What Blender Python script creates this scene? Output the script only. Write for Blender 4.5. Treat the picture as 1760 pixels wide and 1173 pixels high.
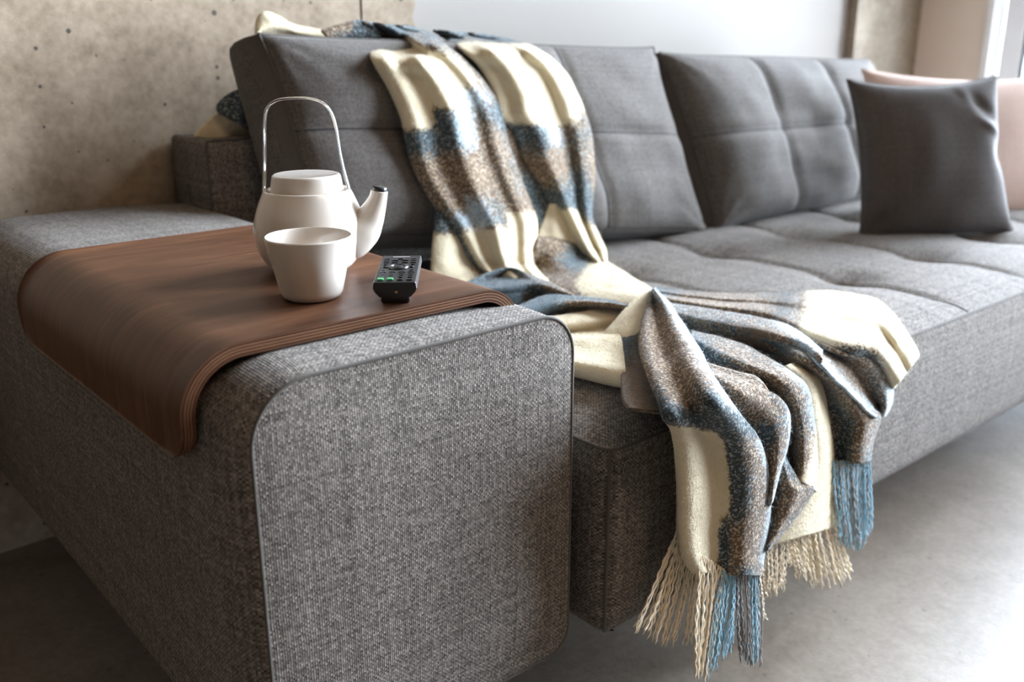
import bpy, bmesh, math, random
from math import sin, cos, pi, sqrt, floor
from mathutils import Vector, Matrix, noise as mnoise

for o in list(bpy.data.objects):
    bpy.data.objects.remove(o, do_unlink=True)
SC = bpy.context.scene
COL = SC.collection
random.seed(7)

# ------------------------------------------------------------------ camera
R = ((0.7595577918570151, -0.650438396161886, -0.0013614799479924958),
     (0.19797385020431607, 0.22919163756650224, 0.9530359635946926),
     (-0.6195791438263348, -0.7241554294955875, 0.3028540877509946))
CAM = Vector((-0.30427176, -0.67936511, 0.81904075))
FPX = 1647.7348846219163
cam_d = bpy.data.cameras.new('camera')
cam_d.sensor_width = 36.0
cam_d.sensor_fit = 'HORIZONTAL'
cam_d.lens = FPX * 36.0 / 1760.0
cam_d.clip_start = 0.02
cam_d.dof.use_dof = True
cam_d.dof.focus_distance = 1.03
cam_d.dof.aperture_fstop = 4.0
cam = bpy.data.objects.new('camera', cam_d)
COL.objects.link(cam)
rot = Matrix(R).transposed()
cam.matrix_world = Matrix.Translation(CAM) @ rot.to_4x4()
SC.camera = cam

# ------------------------------------------------------------------ world, daylight, exposure
SC.view_settings.view_transform = 'Standard'
SC.view_settings.look = 'None'
SC.view_settings.gamma = 1.0
SC.view_settings.use_curve_mapping = False
SC.view_settings.exposure = 0.6
W = bpy.data.worlds.new('overcast_sky')
SC.world = W
W.use_nodes = True
W.node_tree.nodes['Background'].inputs['Color'].default_value = (0.82, 0.90, 1.0, 1)
W.node_tree.nodes['Background'].inputs['Strength'].default_value = 2.2

def area_light(name, loc, rot, sx, sy, power, color, spread=180):
    l = bpy.data.lights.new(name, 'AREA')
    l.shape = 'RECTANGLE'; l.size = sx; l.size_y = sy
    l.energy = power; l.color = color; l.spread = math.radians(spread)
    o = bpy.data.objects.new(name, l); COL.objects.link(o)
    o.location = loc; o.rotation_euler = rot
    return o
WIN_X = 2.85
# daylight coming through the long row of windows in the right-hand wall (light shines towards -X)
area_light('window_daylight', (3.02, -0.40, 1.60), (0, math.radians(90), 0), 2.85, 2.25, 850, (0.73, 0.85, 1.0))
# added warm fill light below the ceiling, not a lamp of the room
area_light('warm_fill_light', (0.9, -2.1, 3.2), (0, 0, 0), 1.4, 1.4, 20.0, (1.0, 0.70, 0.45))

# ------------------------------------------------------------------ helpers
def ray_at(px, py):
    d = Vector(((px - 880.0), -(py - 586.5), -FPX))
    return rot @ d
def at(px, py, axis, val):
    d = ray_at(px, py)
    return CAM + d * ((val - CAM[axis]) / d[axis])

def tag(o, label=None, cat=None, group=None, kind=None):
    if label: o['label'] = label
    if cat: o['category'] = cat
    if group: o['group'] = group
    if kind: o['kind'] = kind
    return o
def empty(name, loc=(0, 0, 0)):
    o = bpy.data.objects.new(name, None); COL.objects.link(o)
    o.location = loc; o.empty_display_size = 0.05
    return o
def link_mesh(name, me, mat, parent=None, smooth=True):
    if mat: me.materials.append(mat)
    if smooth:
        me.polygons.foreach_set('use_smooth', [True] * len(me.polygons))
    o = bpy.data.objects.new(name, me); COL.objects.link(o)
    if parent:
        o.parent = parent
        o.matrix_parent_inverse = Matrix.Translation(parent.location).inverted()
    return o
def mesh(name, verts, faces, mat, parent=None, uvs=None, smooth=True):
    """uvs: per-vertex list, or per-face list of corner lists"""
    me = bpy.data.meshes.new(name)
    me.from_pydata([tuple(v) for v in verts], [], faces)
    if uvs:
        lay = me.uv_layers.new(name='UVMap')
        if len(uvs) == len(verts) and not isinstance(uvs[0][0], (tuple, list)):
            for l in me.loops: lay.data[l.index].uv = uvs[l.vertex_index]
        else:
            k = 0
            for f in uvs:
                for c in f:
                    lay.data[k].uv = c; k += 1
    me.update()
    return link_mesh(name, me, mat, parent, smooth)
def grid_faces(rows, cols, wrap=False, off=0):
    F = []
    cc = cols if wrap else cols - 1
    for i in range(rows - 1):
        for j in range(cc):
            a = off + i * cols + j; b = off + i * cols + (j + 1) % cols
            F.append((a, b, b + cols, a + cols))
    return F
def box(name, lo, hi, mat, parent=None, bevel=0.0, seg=2):
    bm = bmesh.new()
    bmesh.ops.create_cube(bm, size=1.0)
    for v in bm.verts:
        v.co = Vector([lo[k] + (v.co[k] + 0.5) * (hi[k] - lo[k]) for k in range(3)])
    if bevel > 0:
        bmesh.ops.bevel(bm, geom=list(bm.edges), offset=bevel, segments=seg, affect='EDGES', profile=0.5)
    uvl = bm.loops.layers.uv.new('UVMap')
    for f in bm.faces:
        n = f.normal; a = max(range(3), key=lambda k: abs(n[k]))
        for l in f.loops:
            c = l.vert.co
            l[uvl].uv = ((c.y, c.z), (c.x, c.z), (c.x, c.y))[a]
    me = bpy.data.meshes.new(name); bm.to_mesh(me); bm.free()
    o = link_mesh(name, me, mat, parent, smooth=False)
    return o
def tube_verts(pts, r, n=8, closed=False, taper=None, flat=1.0, up=None):
    pts = [Vector(p) for p in pts]
    V = []; m = len(pts); prev = None
    for i, p in enumerate(pts):
        if closed: t = pts[(i + 1) % m] - pts[i - 1]
        else: t = pts[min(i + 1, m - 1)] - pts[max(i - 1, 0)]
        if t.length < 1e-9: t = Vector((0, 0, 1))
        t.normalize()
        if up is not None: a = Vector(up)
        elif prev is not None: a = prev
        else: a = Vector((0, 0, 1)) if abs(t.z) < 0.9 else Vector((1, 0, 0))
        b = t.cross(a)
        if b.length < 1e-6: b = t.cross(Vector((1, 0.3, 0)))
        b.normalize(); a = b.cross(t).normalized(); prev = a
        rr = r * (taper[i] if taper else 1.0)
        for k in range(n):
            th = 2 * pi * k / n
            V.append(p + a * (rr * cos(th)) + b * (rr * flat * sin(th)))
    return V
def tube(name, pts, r, mat, parent=None, n=8, closed=False, taper=None, flat=1.0, up=None, caps=True):
    V = tube_verts(pts, r, n, closed, taper, flat, up)
    m = len(pts)
    F = grid_faces(m, n, True)
    if closed:
        F += [((m - 1) * n + j, (m - 1) * n + (j + 1) % n, (j + 1) % n, j) for j in range(n)]
    elif caps:
        F.append(tuple(range(n))[::-1]); F.append(tuple((m - 1) * n + j for j in range(n)))
    return mesh(name, V, F, mat, parent)
def lathe(name, prof, mat, parent, loc, n=64):
    V = []; F = []
    for r, z in prof:
        for k in range(n):
            th = 2 * pi * k / n
            V.append((loc[0] + r * cos(th), loc[1] + r * sin(th), loc[2] + z))
    F = grid_faces(len(prof), n, True)
    if prof[0][0] > 1e-6: F.append(tuple(range(n))[::-1])
    if prof[-1][0] > 1e-6: F.append(tuple((len(prof) - 1) * n + j for j in range(n)))
    return mesh(name, V, F, mat, parent)
def smooth_path(pts, sub=8):
    """Catmull-Rom through tuples of any length"""
    out = []; m = len(pts)
    for i in range(m - 1):
        p0 = pts[max(i - 1, 0)]; p1 = pts[i]; p2 = pts[i + 1]; p3 = pts[min(i + 2, m - 1)]
        for s in range(sub):
            t = s / sub
            out.append(tuple(0.5 * ((2 * b) + (-a + c) * t + (2 * a - 5 * b + 4 * c - d) * t * t + (-a + 3 * b - 3 * c + d) * t ** 3)
                             for a, b, c, d in zip(p0, p1, p2, p3)))
    out.append(tuple(pts[-1]))
    return out
def sstep(a, b, x):
    t = min(1, max(0, (x - a) / (b - a))); return t * t * (3 - 2 * t)

# ------------------------------------------------------------------ materials
class NT:
    def __init__(s, name):
        s.m = bpy.data.materials.new(name); s.m.use_nodes = True
        s.t = s.m.node_tree; s.b = s.t.nodes['Principled BSDF']; s.out = s.t.nodes['Material Output']
    def n(s, typ, props=None, **ins):
        nd = s.t.nodes.new(typ)
        for k, v in (props or {}).items(): setattr(nd, k, v)
        for k, v in ins.items():
            key = int(k[1:]) if k[0] == 'i' and k[1:].isdigit() else k.replace('_', ' ')
            sock = nd.inputs[key]
            if hasattr(v, 'is_output'): s.t.links.new(v, sock)
            else: sock.default_value = v
        return nd
    def math(s, op, a, b=0.0, c=None, clamp=False):
        kw = dict(i0=a, i1=b)
        if c is not None: kw['i2'] = c
        return s.n('ShaderNodeMath', dict(operation=op, use_clamp=clamp), **kw).outputs[0]
    def mix(s, f, a, b, mode='MIX'):
        return s.n('ShaderNodeMix', dict(data_type='RGBA', blend_type=mode), i0=f, i6=a, i7=b).outputs[2]
    def ramp(s, f, stops, interp='LINEAR'):
        nd = s.n('ShaderNodeValToRGB', Fac=f); r = nd.color_ramp; r.interpolation = interp
        while len(r.elements) < len(stops): r.elements.new(0.5)
        for e, (p, c) in zip(r.elements, stops):
            e.position = p; e.color = (c, c, c, 1) if isinstance(c, (int, float)) else (*c, 1)
        return nd.outputs['Color']
    def noise(s, vec, scale, detail=2.0, rough=0.5, dist=0.0):
        return s.n('ShaderNodeTexNoise', Vector=vec, Scale=scale, Detail=detail, Roughness=rough, Distortion=dist).outputs['Fac']
    def mapping(s, vec, scale=(1, 1, 1), rot_=(0, 0, 0), loc=(0, 0, 0)):
        return s.n('ShaderNodeMapping', Vector=vec, Scale=scale, Rotation=rot_, Location=loc).outputs[0]
    def obj(s): return s.n('ShaderNodeTexCoord').outputs['Object']
    def uv(s): return s.n('ShaderNodeTexCoord').outputs['UV']
    def bump(s, h, strength, dist, normal=None):
        kw = dict(Height=h, Strength=strength, Distance=dist)
        if normal is not None: kw['Normal'] = normal
        return s.n('ShaderNodeBump', **kw).outputs[0]
    def set(s, **ins):
        for k, v in ins.items():
            sock = s.b.inputs[k.replace('_', ' ')]
            if hasattr(v, 'is_output'): s.t.links.new(v, sock)
            else: sock.default_value = v
        return s
def c3(r, g, b): return (r, g, b, 1)

def plain(name, col, rough=0.5, metallic=0.0, **kw):
    t = NT(name); t.set(Base_Color=c3(*col), Roughness=rough, Metallic=metallic, **kw)
    nz = t.noise(t.obj(), 60, 3)
    t.set(Normal=t.bump(nz, 0.04, 0.002))
    return t.m

def woven(name, dark, mid, light, period=0.0026, sheen=0.25, bump=0.7):
    t = NT(name)
    sep = t.n('ShaderNodeSeparateXYZ', Vector=t.uv())
    wob = t.noise(t.obj(), 25, 2)
    u = t.math('ADD', t.math('DIVIDE', sep.outputs[0], period), t.math('MULTIPLY', wob, 1.2))
    v = t.math('ADD', t.math('DIVIDE', sep.outputs[1], period), t.math('MULTIPLY', wob, 0.5))
    fu = t.math('FLOOR', u); fv = t.math('FLOOR', v)
    chk = t.math('FLOORED_MODULO', t.math('ADD', fu, fv), 2.0)
    def white(a, b):
        cv = t.n('ShaderNodeCombineXYZ', X=a, Y=b)
        return t.n('ShaderNodeTexWhiteNoise', dict(noise_dimensions='2D'), Vector=cv.outputs[0]).outputs['Value']
    w1 = white(fu, t.math('FLOOR', t.math('DIVIDE', v, 2.0)))
    w2 = white(t.math('FLOOR', t.math('DIVIDE', u, 2.0)), t.math('ADD', fv, 311.0))
    w3 = white(fu, fv)
    w4 = white(fu, 7.0); w5 = white(fv, 23.0)
    thr = t.math('ADD', t.math('MULTIPLY', w1, t.math('SUBTRACT', 1.0, chk)), t.math('MULTIPLY', w2, chk))
    val = t.math('ADD', t.math('ADD', t.math('MULTIPLY', thr, 0.30), t.math('MULTIPLY', w3, 0.28)),
                 t.math('ADD', t.math('MULTIPLY', t.math('ADD', w4, w5), 0.11), t.math('MULTIPLY', chk, 0.20)))
    slow = t.noise(t.obj(), 40, 3)
    val = t.math('ADD', val, t.math('MULTIPLY', t.math('SUBTRACT', slow, 0.5), 0.12))
    col = t.ramp(val, [(0.18, dark), (0.5, mid), (0.85, light)])
    hu = t.math('ABSOLUTE', t.math('SINE', t.math('MULTIPLY', u, pi)))
    hv = t.math('ABSOLUTE', t.math('SINE', t.math('MULTIPLY', v, pi)))
    h = t.math('POWER', t.math('MULTIPLY', hu, hv), 0.5)
    h2 = t.math('ADD', h, t.math('MULTIPLY', w3, 0.35))
    t.set(Base_Color=col, Roughness=0.9, Sheen_Weight=sheen, Sheen_Roughness=0.5, Specular_IOR_Level=0.15,
          Normal=t.bump(h2, bump, period * 0.35))
    return t.m

M_SOFA = woven('heathered_grey_upholstery', (0.043, 0.037, 0.031), (0.145, 0.126, 0.109), (0.325, 0.288, 0.252), 0.0023, 0.08, 0.8)
M_CUSH = woven('grey_cushion_weave', (0.064, 0.056, 0.050), (0.106, 0.094, 0.084), (0.165, 0.148, 0.134), 0.0019, 0.10, 0.4)
M_PIPE = woven('dark_grey_piping', (0.03, 0.027, 0.024), (0.075, 0.067, 0.058), (0.16, 0.145, 0.13), 0.0016, 0.1)
M_SEAM = plain('charcoal_seam_thread', (0.022, 0.022, 0.024), 0.9)
M_DARKPIL = woven('charcoal_pillow_weave', (0.055, 0.047, 0.042), (0.078, 0.068, 0.062), (0.11, 0.097, 0.09), 0.0018, 0.15, 0.3)
M_PINK = woven('blush_pillow_weave', (0.52, 0.38, 0.32), (0.63, 0.47, 0.40), (0.72, 0.56, 0.48), 0.0018, 0.2, 0.3)

def walnut(name, edge=False):
    t = NT(name)
    uv = t.uv()
    w = t.noise(t.mapping(uv, (3, 18, 1)), 3.0, 4, 0.6, 0.6)
    g1 = t.noise(t.mapping(uv, (6, 260, 1)), 2.0, 3, 0.6)
    g2 = t.noise(t.mapping(uv, (4, 60, 1)), 2.0, 5, 0.65, 0.4)
    val = t.math('ADD', t.math('MULTIPLY', w, 0.35), t.math('ADD', t.math('MULTIPLY', g1, 0.3), t.math('MULTIPLY', g2, 0.35)))
    if edge: col = t.ramp(val, [(0.3, (0.10, 0.045, 0.022)), (0.7, (0.20, 0.095, 0.05))])
    else: col = t.ramp(val, [(0.34, (0.046, 0.019, 0.009)), (0.5, (0.088, 0.037, 0.018)), (0.66, (0.150, 0.067, 0.033))])
    t.set(Base_Color=col, Roughness=0.40, Specular_IOR_Level=0.24, Normal=t.bump(g1, 0.12, 0.0006))
    return t.m
M_WOOD = walnut('walnut_veneer'); M_PLY = walnut('walnut_ply_edge', True)

def concrete(name, base, dark, light, rough=0.75, scale=1.0, pores=True, spec=0.3, plane='XY'):
    t = NT(name); o = t.obj()
    n1 = t.noise(o, 1.3 * scale, 6, 0.62, 0.5); n2 = t.noise(o, 13 * scale, 8, 0.72); n3 = t.noise(o, 65 * scale, 4, 0.65)
    v = t.math('ADD', t.math('MULTIPLY', n1, 0.34), t.math('ADD', t.math('MULTIPLY', n2, 0.38), t.math('MULTIPLY', n3, 0.28)))
    col = t.ramp(v, [(0.41, dark), (0.5, base), (0.60, light)])
    hgt = t.math('ADD', t.math('MULTIPLY', n2, 0.5), t.math('MULTIPLY', n3, 0.25))
    if pores:
        sx = t.n('ShaderNodeSeparateXYZ', Vector=o); cv = t.n('ShaderNodeCombineXYZ', X=sx.outputs[0], Y=sx.outputs[2 if plane == 'XZ' else 1])
        vo = t.n('ShaderNodeTexVoronoi', dict(feature='F1', voronoi_dimensions='2D'), Vector=cv.outputs[0], Scale=(21.0 if plane == 'XZ' else 15.0) * scale, Randomness=1.0)
        rnd = t.n('ShaderNodeSeparateColor', Color=vo.outputs['Color']).outputs[0]
        rad = t.math('MULTIPLY', t.math('POWER', rnd, 3.2 if plane == 'XZ' else 2.6), 0.095 if plane == 'XZ' else 0.085)
        edge = t.math('ADD', vo.outputs['Distance'], t.math('MULTIPLY', t.math('SUBTRACT', n3, 0.5), 0.06))
        pit = t.math('LESS_THAN', edge, rad)
        col = t.mix(t.math('MULTIPLY', pit, 0.9 if plane == 'XZ' else 0.35), col, c3(0.045, 0.036, 0.028))
        hgt = t.math('SUBTRACT', hgt, t.math('MULTIPLY', pit, 2.0))
    t.set(Base_Color=col, Roughness=rough, Specular_IOR_Level=spec, Normal=t.bump(hgt, 0.35, 0.004))
    return t.m
M_CONC = concrete('raw_concrete', (0.25, 0.19, 0.13), (0.165, 0.121, 0.078), (0.34, 0.268, 0.192), plane='XZ')
M_COLUMN = concrete('column_concrete', (0.30, 0.25, 0.19), (0.22, 0.18, 0.135), (0.38, 0.32, 0.25), pores=False)
M_FLOOR = concrete('polished_concrete_floor', (0.185, 0.152, 0.119), (0.15, 0.122, 0.094), (0.225, 0.188, 0.15), 0.46, 1.3, True, 0.28)
M_WHITE = plain('white_wall_paint', (0.27, 0.245, 0.22), 0.9)
M_PIER = plain('pale_taupe_plaster', (0.74, 0.655, 0.57), 0.85)
M_WARM = plain('warm_plaster', (0.04, 0.024, 0.013), 0.9)
M_CEIL = plain('ceiling_paint', (0.08, 0.062, 0.045), 0.9)
M_FRAME = plain('white_window_frame', (0.80, 0.82, 0.83), 0.4)
M_GASKET = plain('dark_window_gasket', (0.03, 0.035, 0.04), 0.5)
M_LEG = plain('dark_stained_leg', (0.03, 0.022, 0.017), 0.45)

def clear_pane(name):
    t = NT(name)
    tr = t.n('ShaderNodeBsdfTransparent'); gl = t.n('ShaderNodeBsdfGlossy', Roughness=0.02)
    fr = t.n('ShaderNodeFresnel', IOR=1.45)
    mx = t.n('ShaderNodeMixShader', i0=fr.outputs[0], i1=tr.outputs[0], i2=gl.outputs[0])
    t.t.links.new(mx.outputs[0], t.out.inputs[0])
    return t.m
M_GLASS = clear_pane('window_glass')
def acrylic(name):
    t = NT(name)
    t.set(Base_Color=c3(1, 1, 1), Roughness=0.03, Transmission_Weight=1.0, IOR=1.47)
    return t.m
M_ACRYL = acrylic('clear_acrylic')
def porcelain(name):
    t = NT(name)
    nz = t.noise(t.obj(), 12, 2)
    t.set(Base_Color=t.ramp(nz, [(0.3, (0.60, 0.54, 0.475)), (0.7, (0.64, 0.58, 0.51))]), Roughness=0.10, Specular_IOR_Level=0.55,
          Coat_Weight=0.4, Coat_Roughness=0.03, Subsurface_Weight=0.0)
    return t.m
M_PORC = porcelain('white_porcelain')
M_BLACKP = plain('black_plastic', (0.012, 0.012, 0.013), 0.35)
M_BLACKS = plain('satin_black_plastic', (0.015, 0.014, 0.014), 0.55, Specular_IOR_Level=0.2)
M_RUBBER = plain('grey_black_rubber', (0.018, 0.018, 0.019), 0.30)
M_GREEN = plain('green_rubber', (0.10, 0.52, 0.20), 0.35)
M_LENS = plain('brass_screw', (0.5, 0.36, 0.2), 0.3, 0.8)
M_PRINT = plain('grey_print', (0.35, 0.33, 0.31), 0.5)
# ------------------------------------------------------------------ room
YW = 0.975          # face of the white back wall
def st(o): o['kind'] = 'structure'; return o
st(box('floor', (-1.6, -4.1, -0.08), (3.0, 1.1, 0.0), M_FLOOR))
st(box('ceiling', (-1.6, -4.1, 3.3), (3.0, 1.1, 3.4), M_CEIL))
wb = st(box('wall_back', (-1.5, YW, 0.0), (3.0, 1.1, 3.3), M_WHITE))
st(box('wall_left', (-1.6, -4.0, 0.0), (-1.5, 1.1, 3.3), M_WARM))
st(box('wall_front', (-1.6, -4.1, 0.0), (3.0, -4.0, 3.3), M_WARM))
# raw concrete slabs left of the white wall (face 25 mm proud, torn right edge)
def slab(x0, x1, y0, y1, torn, name='panel'):
    n = 150; V = []; F = []
    for k in range(n + 1):
        z = 3.3 * k / n
        xr = x1
        if torn:
            xr += 0.010 * mnoise.noise((0.3, 0, z * 9)) + 0.008 * mnoise.noise((1.3, 0, z * 40)) + 0.004 * mnoise.noise((2.3, 0, z * 110))
        V += [(x0, y0, z), (xr, y0, z), (xr + (0.006 * mnoise.noise((5, 0, z * 60)) if torn else 0), y1, z), (x0, y1, z)]
    F = grid_faces(n + 1, 4, True)
    F += [(0, 1, 2, 3)[::-1], tuple(n * 4 + j for j in range(4))]
    return mesh(name, V, F, M_CONC, wb, smooth=False)
xj = at(621, 30, 1, 0.95).x; xe = at(714, 30, 1, 0.95).x
slab(-1.5, xj - 0.0025, 0.95, YW, False)
slab(xj + 0.0025, xe, 0.9495, YW, True)
# concrete column in the far corner, broken arris and recessed strip
xa = at(1472, 40, 1, 0.945).x; xb = at(1545, 40, 1, 0.945).x
colm = empty('concrete_column', (xa, 0.945, 0)); st(colm)
n = 120; V = []
for k in range(n + 1):
    z = 3.3 * k / n
    j = 0.012 * mnoise.noise((0, 3, z * 14)) + 0.008 * mnoise.noise((0, 7, z * 45))
    V += [(xa, 0.945, z), (xb + j, 0.945, z), (xb + j + 0.01, YW, z), (xa, YW, z)]
mesh('shaft', V, grid_faces(n + 1, 4, True) + [(3, 2, 1, 0), tuple(n * 4 + q for q in range(4))], M_COLUMN, colm, smooth=False)
box('recess_strip', (xb - 0.01, 0.958, 0), (WIN_X + 0.01, YW, 3.3), M_COLUMN, colm)

# right-hand wall with the windows
wr = empty('wall_right', (WIN_X, 0.5, 0)); st(wr)
yA = at(1690, 100, 0, WIN_X).y           # left side of the first window opening
Z0, Z1 = 0.12, 3.0
box('pier', (WIN_X, yA, 0), (3.0, 1.1, 3.3), M_PIER, wr)
box('parapet', (WIN_X, -1.55, 0), (3.0, yA, Z0), M_PIER, wr)
box('lintel', (WIN_X, -1.55, Z1), (3.0, yA, 3.3), M_PIER, wr)
box('end_pier', (WIN_X, -4.0, 0), (3.0, -1.55, 3.3), M_PIER, wr)
bays = [(yA, yA - 1.15), (yA - 1.15, -1.55)]
for i, (y1, y0) in enumerate(bays):
    w = empty('window_%d' % (i + 1), (WIN_X, (y0 + y1) / 2, Z0)); st(w)
    # casing standing proud, set-back sash with a gasket round the glass
    box('casing', (WIN_X - 0.02, y1 - 0.022, Z0), (WIN_X + 0.06, y1, Z1), M_FRAME, w, 0.002, 1)
    box('casing', (WIN_X - 0.02, y0, Z0), (WIN_X + 0.06, y0 + 0.022, Z1), M_FRAME, w, 0.002, 1)
    box('casing', (WIN_X - 0.02, y0 + 0.022, Z1 - 0.022), (WIN_X + 0.06, y1 - 0.022, Z1), M_FRAME, w, 0.002, 1)
    box('sill', (WIN_X - 0.06, y0 + 0.022, Z0), (WIN_X + 0.06, y1 - 0.022, Z0 + 0.03), M_FRAME, w, 0.003, 1)
    s = box('sash', (WIN_X + 0.06, y1 - 0.085, Z0 + 0.03), (WIN_X + 0.11, y1 - 0.022, Z1 - 0.022), M_FRAME, w, 0.003, 1)
    box('sash', (WIN_X + 0.06, y0 + 0.022, Z0 + 0.03), (WIN_X + 0.11, y0 + 0.085, Z1 - 0.022), M_FRAME, w, 0.003, 1)
    box('gasket', (WIN_X + 0.07, y1 - 0.095, Z0 + 0.03), (WIN_X + 0.10, y1 - 0.085, Z1 - 0.022), M_GASKET, w)
    box('gasket', (WIN_X + 0.07, y0 + 0.085, Z0 + 0.03), (WIN_X + 0.10, y0 + 0.095, Z1 - 0.022), M_GASKET, w)
    box('pane', (WIN_X + 0.083, y0 + 0.09, Z0 + 0.03), (WIN_X + 0.087, y1 - 0.09, Z1 - 0.022), M_GLASS, w)

# ------------------------------------------------------------------ sofa
sofa = tag(empty('sofa', (1.2, 0.45, 0)), 'long grey woven sofa with piped box arm and tufted seat on concrete floor', 'sofa')
AX0, AX1, AZ0, AZ1 = 0.0, 0.36, 0.148, 0.55
def rrect(x0, x1, z0, z1, rad, n=10, bulge=0.0):
    """rounded rectangle outline (x,z); rad = (tl,tr,br,bl); starts bottom-left going up"""
    tl, tr, br, bl = rad
    P = []
    def arc(cx_, cz_, r, a0):
        for k in range(n + 1):
            a = math.radians(a0 - 90.0 * k / n)
            P.append((cx_ + r * cos(a), cz_ + r * sin(a)))
    def seg(p, q, m=14):
        for k in range(1, m):
            t = k / m
            P.append((p[0] + (q[0] - p[0]) * t, p[1] + (q[1] - p[1]) * t))
    arc(x0 + bl, z0 + bl, bl, 270); seg((x0, z0 + bl), (x0, z1 - tl))
    arc(x0 + tl, z1 - tl, tl, 180); seg((x0 + tl, z1), (x1 - tr, z1))
    arc(x1 - tr, z1 - tr, tr, 90); seg((x1, z1 - tr), (x1, z0 + br))
    arc(x1 - br, z0 + br, br, 0); seg((x1 - br, z0), (x0 + bl, z0))
    return P
def arm():
    prof = rrect(AX0, AX1, AZ0, AZ1, (0.056, 0.046, 0.03, 0.03))
    m = len(prof)
    cxm, czm = (AX0 + AX1) / 2, (AZ0 + AZ1) / 2
    arcl = [0.0]
    for i in range(1, m): arcl.append(arcl[-1] + math.dist(prof[i], prof[i - 1]))
    V = []; uvv = []
    st_ = [0.935, 0.93, 0.90] + [0.9 - 0.87 * k / 40 for k in range(1, 41)]
    rows = []
    for y in st_:
        ins = 0.02 if y > 0.932 else (0.006 if y > 0.925 else 0.0)
        rows.append((y, ins))
    for k in range(1, 12):
        a = pi / 2 * k / 11
        rows.append((0.03 * (1 - sin(a)), 0.0))
    for y, ins in rows:
        # the covers roll softly outwards behind the piped front panel
        q = min(1.0, max(0.0, y / 0.075)); roll = sqrt(1 - (1 - q) ** 2)
        for i, (x, z) in enumerate(prof):
            sx = (AX1 - AX0 - 2 * ins) / (AX1 - AX0); sz = (AZ1 - AZ0 - 2 * ins) / (AZ1 - AZ0)
            i0, i1 = prof[i - 1], prof[(i + 1) % m]
            tx, tz = i1[0] - i0[0], i1[1] - i0[1]; l = math.hypot(tx, tz)
            nx_, nz_ = -tz / l, tx / l
            amt = 0.021 * max(0, -nx_) ** 2 + 0.006 * max(0, nx_) ** 2 + (0.010 - 0.007 * sstep(0.2, 0.33, x)) * max(0, nz_) ** 2 + 0.002 * max(0, -nz_) ** 2
            V.append((cxm + (x - cxm) * sx + nx_ * amt * roll, y, czm + (z - czm) * sz + nz_ * amt * roll))
            uvv.append((arcl[i], y))
    nb = len(rows)
    F = grid_faces(nb, m, True)
    UVF = []
    per = arcl[-1]
    for i in range(nb - 1):
        for j in range(m):
            j2 = (j + 1) % m; u1 = per + 0.003 if j2 == 0 else arcl[j2]
            UVF.append([(arcl[j], rows[i][0]), (u1, rows[i][0]), (u1, rows[i + 1][0]), (arcl[j], rows[i + 1][0])])
    # front cap in shrinking rings
    last = (nb - 1) * m
    base = [Vector(V[last + j]) for j in range(m)]
    K = 14
    for k in range(1, K + 1):
        t = 1 - k / K
        off = len(V)
        for b in base:
            x = cxm + (b.x - cxm) * t; z = czm + (b.z - czm) * t
            puff = 0.007 * (1 - t ** 3)
            V.append((x, b.y - puff, z))
        prev = last if k == 1 else off - m
        for j in range(m):
            q = (prev + j, prev + (j + 1) % m, off + (j + 1) % m, off + j)
            F.append(q); UVF.append([(V[a][0], V[a][2]) for a in q])
    # back cap
    F.append(tuple(range(m))[::-1]); UVF.append([(V[a][0], V[a][2]) for a in F[-1]])
    o = mesh('armrest', V, F, M_SOFA, sofa, UVF)
    ring = [(p.x + (0.0008 if p.x > cxm else -0.0008), p.y + 0.001, p.z + (0.0008 if p.z > czm else -0.0008)) for p in base]
    tube('piping', ring, 0.0021, M_PIPE, o, 6, closed=True)
arm()

# seat: thick tufted bench beside and slightly ahead of the arm
SX0, SX1, SY0, SY1, SZ0, SZ1 = 0.395, 2.56, -0.025, 0.80, 0.156, 0.389
TUFT_X = [0.70, 0.965, 1.235, 1.515, 1.79, 2.07, 2.34]
TUFT_Y = [0.20, 0.49]
def seat_h(x, y):
    d = min(x - SX0, y - SY0, SX1 - x)
    crown = 0.022 * (1 - math.exp(-max(d, 0) / 0.045))
    g = 0.0
    for tx in TUFT_X:
        for ty in TUFT_Y:
            r2 = (x - tx) ** 2 + (y - ty) ** 2
            g += 0.017 * math.exp(-r2 / (2 * 0.035 ** 2)) + 0.010 * math.exp(-r2 / (2 * 0.010 ** 2))
    # folds running between the tufts
    wy = sstep(0.0, 0.10, y - SY0)
    gx = max(math.exp(-((x - tx) / 0.010) ** 2) for tx in TUFT_X)
    wx = min(abs(x - tx) for tx in TUFT_X)
    g += 0.0065 * gx * wy + 0.004 * math.exp(-(wx / 0.05) ** 2) * wy
    return SZ1 + crown - g
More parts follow.
